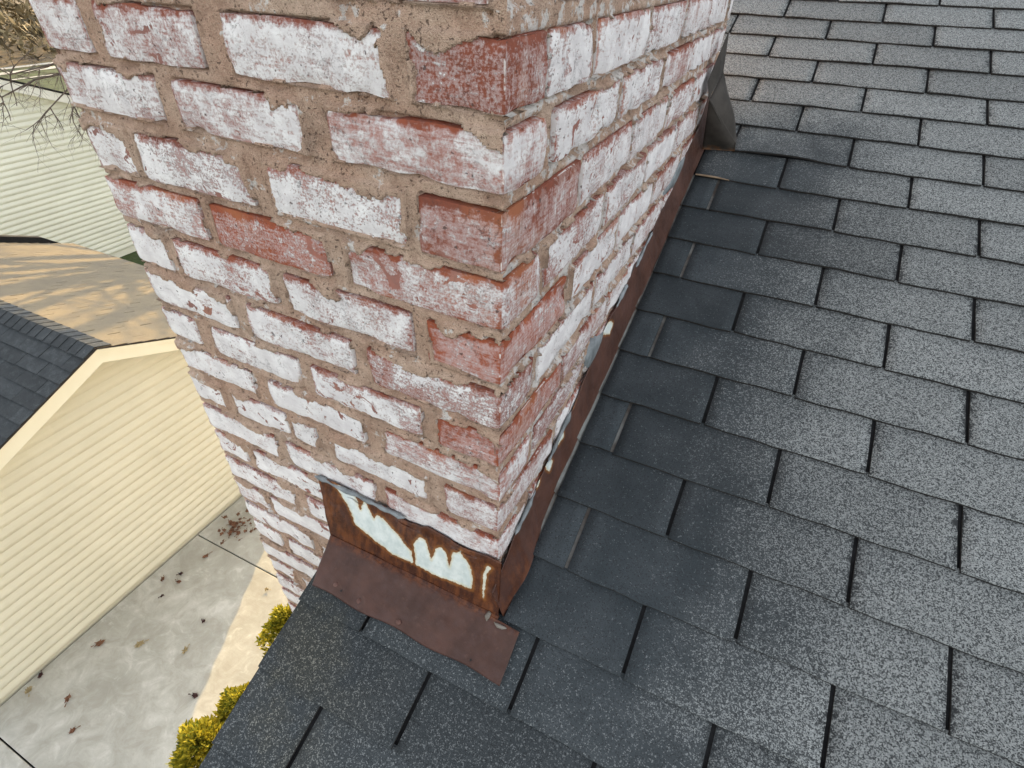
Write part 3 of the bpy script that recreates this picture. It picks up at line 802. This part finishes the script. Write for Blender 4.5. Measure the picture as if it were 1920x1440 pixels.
for i, o in enumerate(steps):
    del o['tmp']
    tag(o, 'pale zinc step flashing tucked beside the chimney shingles, %s piece up from the apron' % words[i], 'flashing', 'step flashings along the chimney')

# bent-up flap at the upper back corner of the chimney
flap = thing('flashing_flap', 'bent grey sheet metal flap peeled up at the upper rear corner of the chimney', 'flashing', (.05, 1.15, .5))
def fpar(o): o.parent = flap; o.matrix_parent_inverse = Matrix.Translation(flap.location).inverted(); return o
def patch(A, B, C_, D_, bow, n=14):
    A, B, C_, D_ = [np.array(q) for q in (A, B, C_, D_)]
    u, v = np.meshgrid(np.linspace(0, 1, n), np.linspace(0, 1, n), indexing='ij'); u = u[..., None]; v = v[..., None]
    P = (A*(1-u)+B*u)*(1-v)+(D_*(1-u)+C_*u)*v
    return P+np.array(bow)*(np.sin(np.pi*u)*np.sin(np.pi*v))
ft = NT('grey_brown_sheet'); fc = ft.obj(); fz = ft.sep(fc)
fcol = ft.mix(ft.step(ft.noise(fc, 18, 4, .6), .3, .7), (.032, .028, .024), (.060, .052, .045))
fcol = ft.mix(ft.step(ft.math('MULTIPLY_ADD', ft.noise(fc, 40, 3), .06, fz[2]), .565, .535), fcol, (.17, .075, .03))
M['flap'] = ft.done(fcol, .85, ft.bump(ft.noise(fc, 60, 3), .3, .002))
fpar(solid('front_panel', patch((.026, 1.205, .516), (.114, 1.205, .523), (.112, 1.200, .545), (.030, 1.10, .662), (.004, -.012, 0)), .0012, (0, -1, 0), M['flap'], None))
fpar(solid('folded_panel', patch((.030, 1.10, .660), (.114, 1.203, .528), (.106, 1.26, .545), (.036, 1.205, .712), (.012, .0, .012)), .0012, (0, -1, 0), M['flap'], None))
fpar(solid('rear_lip', patch((.030, 1.10, .662), (.036, 1.205, .712), (.026, 1.22, .80), (.018, 1.10, .70), (.006, 0, 0)), .0012, (1, 0, 0), M['flap'], None))
# twig lying on the shingles by the chimney
mb = MB(); mb.tube([roofP(.034, 1.222, .014), roofP(.06, 1.2215, .015), roofP(.095, 1.2195, .016), roofP(.126, 1.2185, .014)], [.0022, .003, .0028, .0012], 6)
tag(mb.build('twig', M['twig'], None, True), 'small dry twig lying on the shingles below the bent flap', 'twig')

# ------------------------------------------------------------------ neighbouring garage with cream siding
def gable_siding(parent, mat, xw, pk_y, pk_z, m, half, lap, name, joints, zlow, y_clip=None, seed=1):
    """individual lap boards on a wall facing +X, cut to the rake"""
    r = random.Random(seed)
    k = 0; z = zlow
    while z < pk_z-.20:
        zt = z+lap
        def rng(zz):
            w = min((pk_z-.12-zz)/m, half)
            return pk_y-w, pk_y+w
        a0, b0 = rng(z); a1, b1 = rng(min(zt, pk_z-.13))
        if y_clip: b0, b1 = min(b0, y_clip), min(b1, y_clip)
        cuts = [c+r.uniform(-.01, .01) for c in joints[k % len(joints)] if a0+.15 < c < b0-.15]
        xs = [None]+cuts+[None]
        for i in range(len(xs)-1):
            y0b = a0 if xs[i] is None else xs[i]; y0t = a1 if xs[i] is None else max(xs[i], a1)
            y1b = b0 if xs[i+1] is None else xs[i+1]; y1t = b1 if xs[i+1] is None else min(xs[i+1], b1)
            pr = .0008*((i+k) % 2)
            prof = [(.004, 0.), (.0135+pr, .001), (.0215+pr, lap*.13), (.0290+pr, lap*.27), (.0320+pr, lap*.42), (.0270+pr, lap*.64), (.0130+pr, lap*.88), (.004+pr, lap+.003)]
            v = []
            for (px, pz) in prof:
                f = min(1., pz/lap)
                v.append((xw+px, y0b+(y0t-y0b)*f, z+pz))
            for (px, pz) in prof:
                f = min(1., pz/lap)
                v.append((xw+px, y1b+(y1t-y1b)*f, z+pz))
            v += [(xw, y0b, z), (xw, y1b, z)]
            n_ = len(prof)
            fs = [(q, n_+q, n_+q+1, q+1) for q in range(n_-1)]+[(2*n_, 2*n_+1, n_, 0)]
            link('siding_board', mesh('siding_board', v, fs), mat, parent)
        z = zt; k += 1
LAP = .1155
XW, PY, PZ = -5.283, 1.57, -1.98; GM = .4012; HALF = 2.30; OV = .28
garage = thing('garage', 'low garage with cream lap siding gable and dark shingle roof beside the driveway', 'garage', (XW, PY, G))
def gpar(o):
    o.parent = garage; o.matrix_parent_inverse = Matrix.Translation(garage.location).inverted(); return o
XE = -10.05      # far end of the garage roof
mb = MB(); z_e = PZ-.16-HALF*GM
def prism(xa, xb, pts): 
    n = len(pts)
    mb.add([(xa, *q) for q in pts]+[(xb, *q) for q in pts], [tuple(range(n))[::-1], tuple(range(n, 2*n))]+[(i, (i+1) % n, (i+1) % n+n, i+n) for i in range(n)])
prism(XE+.1, XW-.001, [(PY-HALF, G-.2), (PY+HALF, G-.2), (PY+HALF, z_e), (PY, PZ-.16), (PY-HALF, z_e)])
gwall = gpar(mb.build('wall', M['siding'], None))
J = [[.92, 1.77+1.7], [.03, 1.77], [.92-1.2, 2.3], [1.33, 3.1], [.05, 2.01], [.93, 1.77], [-.4, 1.03, 2.7]]
gable_siding(gwall, M['siding'], XW, PY, PZ, GM, HALF, LAP, 'garage', J, G+.035)
for o in gwall.children: o.matrix_parent_inverse = Matrix.Identity(4)
gwall.matrix_parent_inverse = Matrix.Translation(garage.location).inverted()
# rake fascia boards, each with a moulding and a soffit
for sg in (-1, 1):
    def yz(s, drop): return (PY+sg*s, PZ-s*GM-drop)
    ln = 2.45
    for nm, x0, x1, d0, d1, mt in [('rake_board', XW+OV-.02, XW+OV, .022, .170, 'trim'), ('rake_moulding', XW+OV+.0005, XW+OV+.014, .018, .058, 'trim'), ('soffit', XW+.0005, XW+OV-.0205, .140, .152, 'trim'), ('drip_edge', XW+OV-.05, XW+OV+.021, .000, .017, 'darkmetal')]:
        mb = MB(); v = []
        for x in (x0, x1):
            for s in (0, ln):
                for d in (d0, d1): y, z = yz(s, d); v.append((x, y, z))
        mb.add(v, [(0, 1, 3, 2), (4, 6, 7, 5), (0, 2, 6, 4), (1, 5, 7, 3), (0, 4, 5, 1), (2, 3, 7, 6)])
        gpar(mb.build(nm, M[mt], None))
# roof slopes
L_SL = 2.45/math.cos(math.atan(GM)); GA = math.atan(GM)
def slopeP(sg, x, s, h): # s down the slope from the ridge
    return (x, PY+sg*(s*math.cos(GA)+h*math.sin(GA)), PZ-.002-s*math.sin(GA)+h*math.cos(GA))
gs = {}
for sg in (-1, 1):
    mb = MB(); x0, x1 = XE, XW+OV+.015
    v = [slopeP(sg, x, s, h) for h in (-.012, -.003) for (x, s) in ((x0, 0), (x1, 0), (x1, L_SL), (x0, L_SL))]
    mb.add(v, BOXF); gs[sg] = gpar(mb.build('roof_slope', M['deck'], None))
def tabbox(sg, x0, x1, s0, s1, hl, hu):
    return [slopeP(sg, x0, s0, hu-.004), slopeP(sg, x1, s0, hu-.004), slopeP(sg, x1, s1, hl-.004), slopeP(sg, x0, s1, hl-.004),
            slopeP(sg, x0, s0, hu), slopeP(sg, x1, s0, hu), slopeP(sg, x1, s1, hl), slopeP(sg, x0, s1, hl)]
GE, GT = .143, .333
rest = MB(); lit_r = MB()
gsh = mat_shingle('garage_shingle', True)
tl = NT('sunny_shingle'); lp = tl.geo().outputs['Position']  # paler, warmer copy of the garage shingle; sunlight is put into its colour
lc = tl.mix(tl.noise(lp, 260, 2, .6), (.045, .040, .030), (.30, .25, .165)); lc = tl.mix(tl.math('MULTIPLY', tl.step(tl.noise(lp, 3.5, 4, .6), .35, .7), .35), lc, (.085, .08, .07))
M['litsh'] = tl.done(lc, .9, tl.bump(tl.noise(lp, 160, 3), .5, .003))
for r_ in range(int(L_SL/GE)+1):
    s0, s1 = r_*GE-.01, min((r_+1)*GE, L_SL)
    for c in range(-1, 18):
        xb = XW+OV+.018-c*GT-(r_ % 2)*GT/2+rnd.uniform(-.003, .003); xa = xb-GT+.006
        xb = min(xb, XW+OV+.018); xa = max(xa, XE)
        if xb-xa < .02: continue
        if c < 8 and r_ < 20:
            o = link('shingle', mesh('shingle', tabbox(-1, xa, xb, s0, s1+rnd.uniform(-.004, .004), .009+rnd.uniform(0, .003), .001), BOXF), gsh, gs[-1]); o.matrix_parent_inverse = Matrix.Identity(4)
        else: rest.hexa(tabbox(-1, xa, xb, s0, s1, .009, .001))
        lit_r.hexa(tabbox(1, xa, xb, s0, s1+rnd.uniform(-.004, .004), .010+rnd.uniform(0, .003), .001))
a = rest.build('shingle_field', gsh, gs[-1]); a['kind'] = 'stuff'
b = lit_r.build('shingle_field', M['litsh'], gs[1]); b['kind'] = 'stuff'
for k in range(36):
    x1 = XW+OV+.018-k*.125; x0 = x1-.20
    v = []
    for (x, h) in ((x0, .006), (x1, .016)):
        for (sg, s) in ((-1, .135), (-1, .0), (1, .135)):
            v.append(slopeP(sg, x, s, h+.004))
    v += [(q[0], q[1], q[2]-.005) for q in v]
    o = link('ridge_cap', mesh('ridge_cap', v, [(0, 3, 4, 1), (1, 4, 5, 2), (3, 9, 10, 4), (4, 10, 11, 5), (0, 6, 9, 3), (2, 5, 11, 8)]), gsh, gs[-1] if k < 36 else gs[1])
    o.matrix_parent_inverse = Matrix.Identity(4)
# the higher porch roof behind the garage
mb = MB(); v = []
for (x) in (XE-.13, XE-.005):
    for (s, h) in ((.3, -.16), (2.30, -.16), (2.30, .0), (2.08, .10), (.3, .10)):
        v.append((x, PY+s, PZ-s*GM+h))
mb.add(v, [(4, 3, 2, 1, 0), (5, 6, 7, 8, 9)]+[(i, (i+1) % 5, (i+1) % 5+5, i+5) for i in range(5)])
tag(mb.build('porch_roof', M['deck']), 'dark low roof edge just behind the sunlit garage roof', 'roof')

# ------------------------------------------------------------------ farther house with pale siding
X2 = -14.143; PY2, PZ2 = 3.4, -.085
far = thing('neighbour_house', 'pale sided gable wall with white rake trim beyond the garage roof', 'house', (X2, PY2, G))
def hpar(o): o.parent = far; o.matrix_parent_inverse = Matrix.Translation(far.location).inverted(); return o
mb = MB(); H2 = 6.3
prism(X2-9, X2-.001, [(PY2-H2, G-.2), (PY2+H2, G-.2), (PY2+H2, PZ2-.06-H2*GM), (PY2, PZ2-.06), (PY2-H2, PZ2-.06-H2*GM)])
fw = hpar(mb.build('wall', M['siding2'], None))
gable_siding(fw, M['siding2'], X2, PY2, PZ2-.04, GM, H2, LAP, 'far', [[2.1, 5.9], [4.2, 7.7], [3.3, 6.6]], G+.03)
for sg in (-1, 1):
    for nm, x0, x1, d0, d1, mt in [('rake_board', X2+.20, X2+.222, .03, .21, 'trim2'), ('soffit', X2+.0005, X2+.1995, .185, .198, 'trim2'), ('roof_slope', X2-9.2, X2+.24, -.012, .02, 'deck')]:
        mb = MB(); v = []
        for x in (x0, x1):
            for s in (0, H2+.25):
                for d in (d0, d1): v.append((x, PY2+sg*s, PZ2-s*GM-d))
        mb.add(v, [(0, 1, 3, 2), (4, 6, 7, 5), (0, 2, 6, 4), (1, 5, 7, 3), (0, 4, 5, 1), (2, 3, 7, 6)])
        hpar(mb.build(nm, M[mt], None))

# ------------------------------------------------------------------ bare tree behind the chimney
tree = thing('bare_tree', 'leafless tree with drooping twigs in front of the pale sided wall', 'tree', (-11., 10., G))
def tpar(o): o.parent = tree; o.matrix_parent_inverse = Matrix.Translation(tree.location).inverted(); return o
tr = random.Random(21); tm = MB(); bm_ = MB()
def limb(p, d, L, r, depth, mb, droop=0.):
    pts = [Vector(p)]; d = Vector(d).normalized(); n = 4 if depth > 1 else 3
    rads = [r]
    for i in range(n):
        d = (d+Vector((tr.gauss(0, .16), tr.gauss(0, .16), tr.gauss(0, .12)-droop))).normalized()
        pts.append(pts[-1]+d*L/n); rads.append(r*(1-.5*(i+1)/n))
    mb.tube(pts, rads, 6 if depth > 2 else 4)
    if depth <= 0: return
    nb = tr.choice((3, 4)) if depth > 1 else tr.choice((3, 4, 5))
    for j in range(nb):
        k = tr.randint(max(1, n-3), n); q = pts[k]
        a = Vector((tr.gauss(0, 1), tr.gauss(0, 1), tr.gauss(.15, .7))).normalized()
        limb(q, d*1.0+a*.85, L*tr.uniform(.55, .78), rads[k]*tr.uniform(.55, .75), depth-1, mb, droop+.02)
base = Vector((-11, 10, G-.1))
tm.tube([base, base+Vector((.05, -.05, 1.2)), base+Vector((.0, -.1, 2.6)), base+Vector((.1, -.1, 3.6))], [.30, .23, .20, .17], 10)
top = base+Vector((.1, -.1, 3.5))
for (ox, oy, lx, ly, r0) in [(.1, -.1, .25, -.9, .27), (.0, .0, -.9, -.5, .16), (.2, -.1, 1.5, .3, .24), (.1, 0, 2.7, .9, .20), (-.1, 0, -1.9, .6, .17)]:
    p0 = base+Vector((ox, oy, 2.6)); tm.tube([p0, p0+Vector((lx*.4, ly*.4, 1.2)), p0+Vector((lx*.75, ly*.75, 2.6)), p0+Vector((lx, ly, 4.4))], [r0, r0*.85, r0*.65, r0*.35], 8)
for d, L in [((.1, -.1, 1), 2.9), ((.5, -.9, .65), 3.0), ((-.2, -1, .55), 3.1), ((-.9, -.3, .7), 2.6), ((.9, .2, .8), 2.6), ((.1, .9, .8), 2.6), ((.35, -.8, .9), 2.9), ((.7, -.4, .9), 2.8)]:
    limb(top, d, L, .085, 3, bm_)
# long limb reaching across the pale wall
def limb_to(p0, p1, r0, mb):
    p0, p1 = Vector(p0), Vector(p1); n = 7; pts = []; 
    for i in range(n+1):
        f = i/n; pts.append(p0.lerp(p1, f)+Vector((tr.gauss(0, .06), tr.gauss(0, .06), .5*math.sin(f*math.pi)+tr.gauss(0, .04))))
    rads = [r0*(1-.82*i/n) for i in range(n+1)]
    mb.tube(pts, rads, 5); return pts, rads
for tgt in [(-11.1, 5.1, -1.05), (-11.4, 4.55, -1.0), (-11.0, 5.5, -1.25), (-11.2, 4.9, -.75)]:
    pts, rads = limb_to(top+Vector((0, -.3, .3)), tgt, .05, bm_)
    for k in (4, 5, 6, 7):
        for j in range(3):
            limb(pts[k], (tr.gauss(0, .5), -.5+tr.gauss(0, .5), -.35+tr.gauss(0, .5)), tr.uniform(.35, .6), .011, 2, bm_, .05)
tpar(tm.build('trunk', M['wood'], None, True)); tpar(bm_.build('crown', M['wood'], None, False))

# ------------------------------------------------------------------ arborvitae by the wall
def mat_leaf():
    t = NT('golden_foliage'); co = t.obj(); g = t.geo()
    n = t.noise(co, 9, 3, .6); r = t.oinfo().outputs['Random']
    x, y, z = t.sep(co)
    isl = g.outputs['Random Per Island']
    col = t.mix(isl, (.06, .09, .012), (.42, .36, .03))
    col = t.mix(t.step(n, .35, .65), col, t.mix(isl, (.12, .14, .012), (.60, .48, .04)))
    t.b.inputs['Specular IOR Level'].default_value = .2
    m = t.done(col, .7)
    tr_ = t.n('BsdfTranslucent'); t.put(tr_.inputs[0], col); mx = t.n('MixShader'); mx.inputs[0].default_value = .3
    t.t.links.new(t.b.outputs[0], mx.inputs[1]); t.t.links.new(tr_.outputs[0], mx.inputs[2]); t.t.links.new(mx.outputs[0], t.out.inputs[0])
    return m
M['leaf'] = mat_leaf()
def shrub(x, y, ztop, rx, label, seed):
    th_ = thing('arborvitae_shrub', label, 'shrub', (x, y, G), 'golden shrubs by the house wall')
    rs = np.random.RandomState(seed); H = ztop-G
    N = 9000
    V = []; F = []
    tz = 1-rs.rand(N)**2.2*.95
    for i in range(N):
        f = tz[i]; prof = rx*(1-(max(0, (f-.72))/.28)**2.4)**.5*(.75+.25*min(1, f*3))
        a = rs.rand()*6.283
        lump = 1+.20*math.sin(a*3+f*9+seed)+.12*math.sin(a*7-f*21)
        rr = prof*lump*(1-.35*rs.rand()**2)
        c = Vector((math.cos(a)*rr, math.sin(a)*rr, f*H+rs.normal()*.01))
        out = Vector((math.cos(a), math.sin(a), .9+.5*f)).normalized()
        d = (out+Vector(rs.normal(size=3)*.45)).normalized(); s = d.cross(Vector(rs.normal(size=3))).normalized()
        L = rs.uniform(.018, .045); w = L*.26
        b = len(V)
        V += [c-d*L*.3-s*w*.3, c-d*L*.3+s*w*.3, c+d*L*.35+s*w, c+d*L, c+d*L*.35-s*w]; F.append((b, b+1, b+2, b+3, b+4))
    fo = link('foliage', mesh('foliage', V, F), M['leaf'], th_)
    mb = MB(); mb.tube([(0, 0, -.1), (0, 0, H*.5), (0, 0, H*.93)], [.04, .03, .008], 7)
    mb.build('stem', M['wood'], th_, True)
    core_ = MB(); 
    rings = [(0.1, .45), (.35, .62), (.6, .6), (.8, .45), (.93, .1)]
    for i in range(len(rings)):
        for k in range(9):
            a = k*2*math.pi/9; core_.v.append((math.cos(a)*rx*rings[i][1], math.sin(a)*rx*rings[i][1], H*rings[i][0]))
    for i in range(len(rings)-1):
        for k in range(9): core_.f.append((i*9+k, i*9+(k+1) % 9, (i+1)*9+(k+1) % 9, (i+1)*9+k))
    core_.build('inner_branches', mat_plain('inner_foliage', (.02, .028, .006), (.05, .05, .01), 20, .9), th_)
shrub(-1.98, .66, -2.74, .25, 'golden green shrub nearest the chimney, beside the roof edge', 1)
shrub(-1.84, .10, -2.74, .24, 'middle golden shrub between the other two along the roof edge', 2)
shrub(-1.86, -.18, -2.70, .26, 'brightest yellow shrub at the bottom edge of the photo', 3)

# ------------------------------------------------------------------ fallen leaves on the driveway
def leaf_geo(seed, size):
    r = random.Random(seed); n = 22; vs = [(0, 0, .012)]; 
    for i in range(n):
        a = 2*math.pi*i/n; k = .55+.45*abs(math.cos(a*2.5)) if i % 2 else .45+.3*r.random()
        vs.append((math.cos(a)*size*k, math.sin(a)*size*k*.75, .006+.03*r.random()*k))
    vs.append((-size*1.5, .01, .006)); vs.append((-size*1.5, -.004, .004))
    return vs, [(0, i+1, (i+1) % n+1) for i in range(n)]+[(n//2+1, n+1, n+2)]
LM = [mat_plain('dry_leaf_red', (.11, .055, .033), (.20, .10, .06), 30), mat_plain('dry_leaf_tan', (.24, .19, .10), (.34, .28, .16), 30), mat_plain('dry_leaf_dark', (.03, .015, .015), (.07, .03, .028), 30)]
leaves = [(-4.98, .21, .055, 0, 'large rusty red leaf nearest the middle of the garage wall'), (-4.59, .39, .05, 1, 'pale tan leaf lying right of the large rusty red leaf'),
          (-4.19, .89, .03, 2, 'small nearly black leaf in the middle of the shaded driveway'), (-4.09, .57, .04, 1, 'narrow tan leaf beside the sunlit strip of driveway'),
          (-3.61, .30, .04, 2, 'dark red leaf on the edge of the sunlit strip'), (-4.72, -.29, .042, 0, 'brown leaf at lower left of the driveway'),
          (-4.39, -.45, .034, 0, 'small red leaf nearest the lower driveway joint'), (-5.15, -.42, .05, 1, 'pale brown leaf close to the garage wall at lower left'),
          (-4.88, 1.5, .045, 0, 'brown leaf just below the upper driveway joint'), (-4.88, .89, .025, 2, 'tiny dark leaf below the group near the wall'),
          (-4.94, 1.19, .032, 2, 'dark curled leaf, upper one of the pair near the wall'), (-4.87, 1.10, .034, 0, 'red brown leaf, lower one of the pair near the wall'),
          (-5.07, 1.04, .034, 0, 'brown leaf left of the pair near the wall'), (-5.2, -.28, .035, 2, 'dark leaf touching the garage wall at lower left'),
          (-3.86, 1.50, .028, 1, 'small tan leaf beside the chimney edge below the joint')]
for i, (x, y, s, c, lab) in enumerate(leaves):
    v, f = leaf_geo(i+3, s*1.25); o = link('fallen_leaf', mesh('fallen_leaf', v, f), LM[c]); o.location = (x, y, G+.002); o.rotation_euler = (rnd.gauss(0, .1), rnd.gauss(0, .1), rnd.random()*6.28)
    tag(o, lab, 'leaf', 'fallen leaves on the driveway')
mb = MB(); lr = random.Random(5)
for i in range(46):
    v, f = leaf_geo(40+i, lr.uniform(.02, .045)); a = lr.random()*6.28
    ox, oy = -4.90+lr.gauss(0, .10), 1.97+lr.gauss(0, .11); z = lr.uniform(.0, .03)
    mb.add([(ox+p[0]*math.cos(a)-p[1]*math.sin(a), oy+p[0]*math.sin(a)+p[1]*math.cos(a), G+.003+z+p[2]) for p in v], f)
tag(mb.build('leaf_pile', LM[0]), 'scattered heap of brown leaves by the driveway joint near the chimney', 'leaves', None, 'stuff')

# ------------------------------------------------------------------ brushy wood far behind
mb = MB(); br_ = np.random.RandomState(9); V = []; F = []
for i in range(16000):
    x = -47-br_.rand()*40; y = 5+br_.rand()*60
    hmax = 1.2+1.6*vnoise(x*.25, y*.25, 0, 4)
    z = G-.1+br_.rand()*float(hmax)
    c = Vector((x, y, z)); d = Vector(br_.normal(size=3)).normalized(); s = d.cross(Vector(br_.normal(size=3))).normalized(); L = br_.uniform(.15, .5); w = L*br_.uniform(.12, .5)
    b = len(V); V += [c-d*L, c+s*w, c+d*L, c-s*w]; F.append((b, b+1, b+2, b+3))
tb = NT('brush'); isl = tb.geo().outputs['Random Per Island']
bm2 = tb.done(tb.ramp(isl, [(0, (.05, .042, .026)), (.5, (.15, .115, .06)), (.85, (.22, .17, .085)), (1, (.32, .26, .16))]), .9)
tag(link('brush', mesh('brush', V, F), bm2), 'brown brushy wood with dry leaves beyond the lawn', 'brush', None, 'stuff')
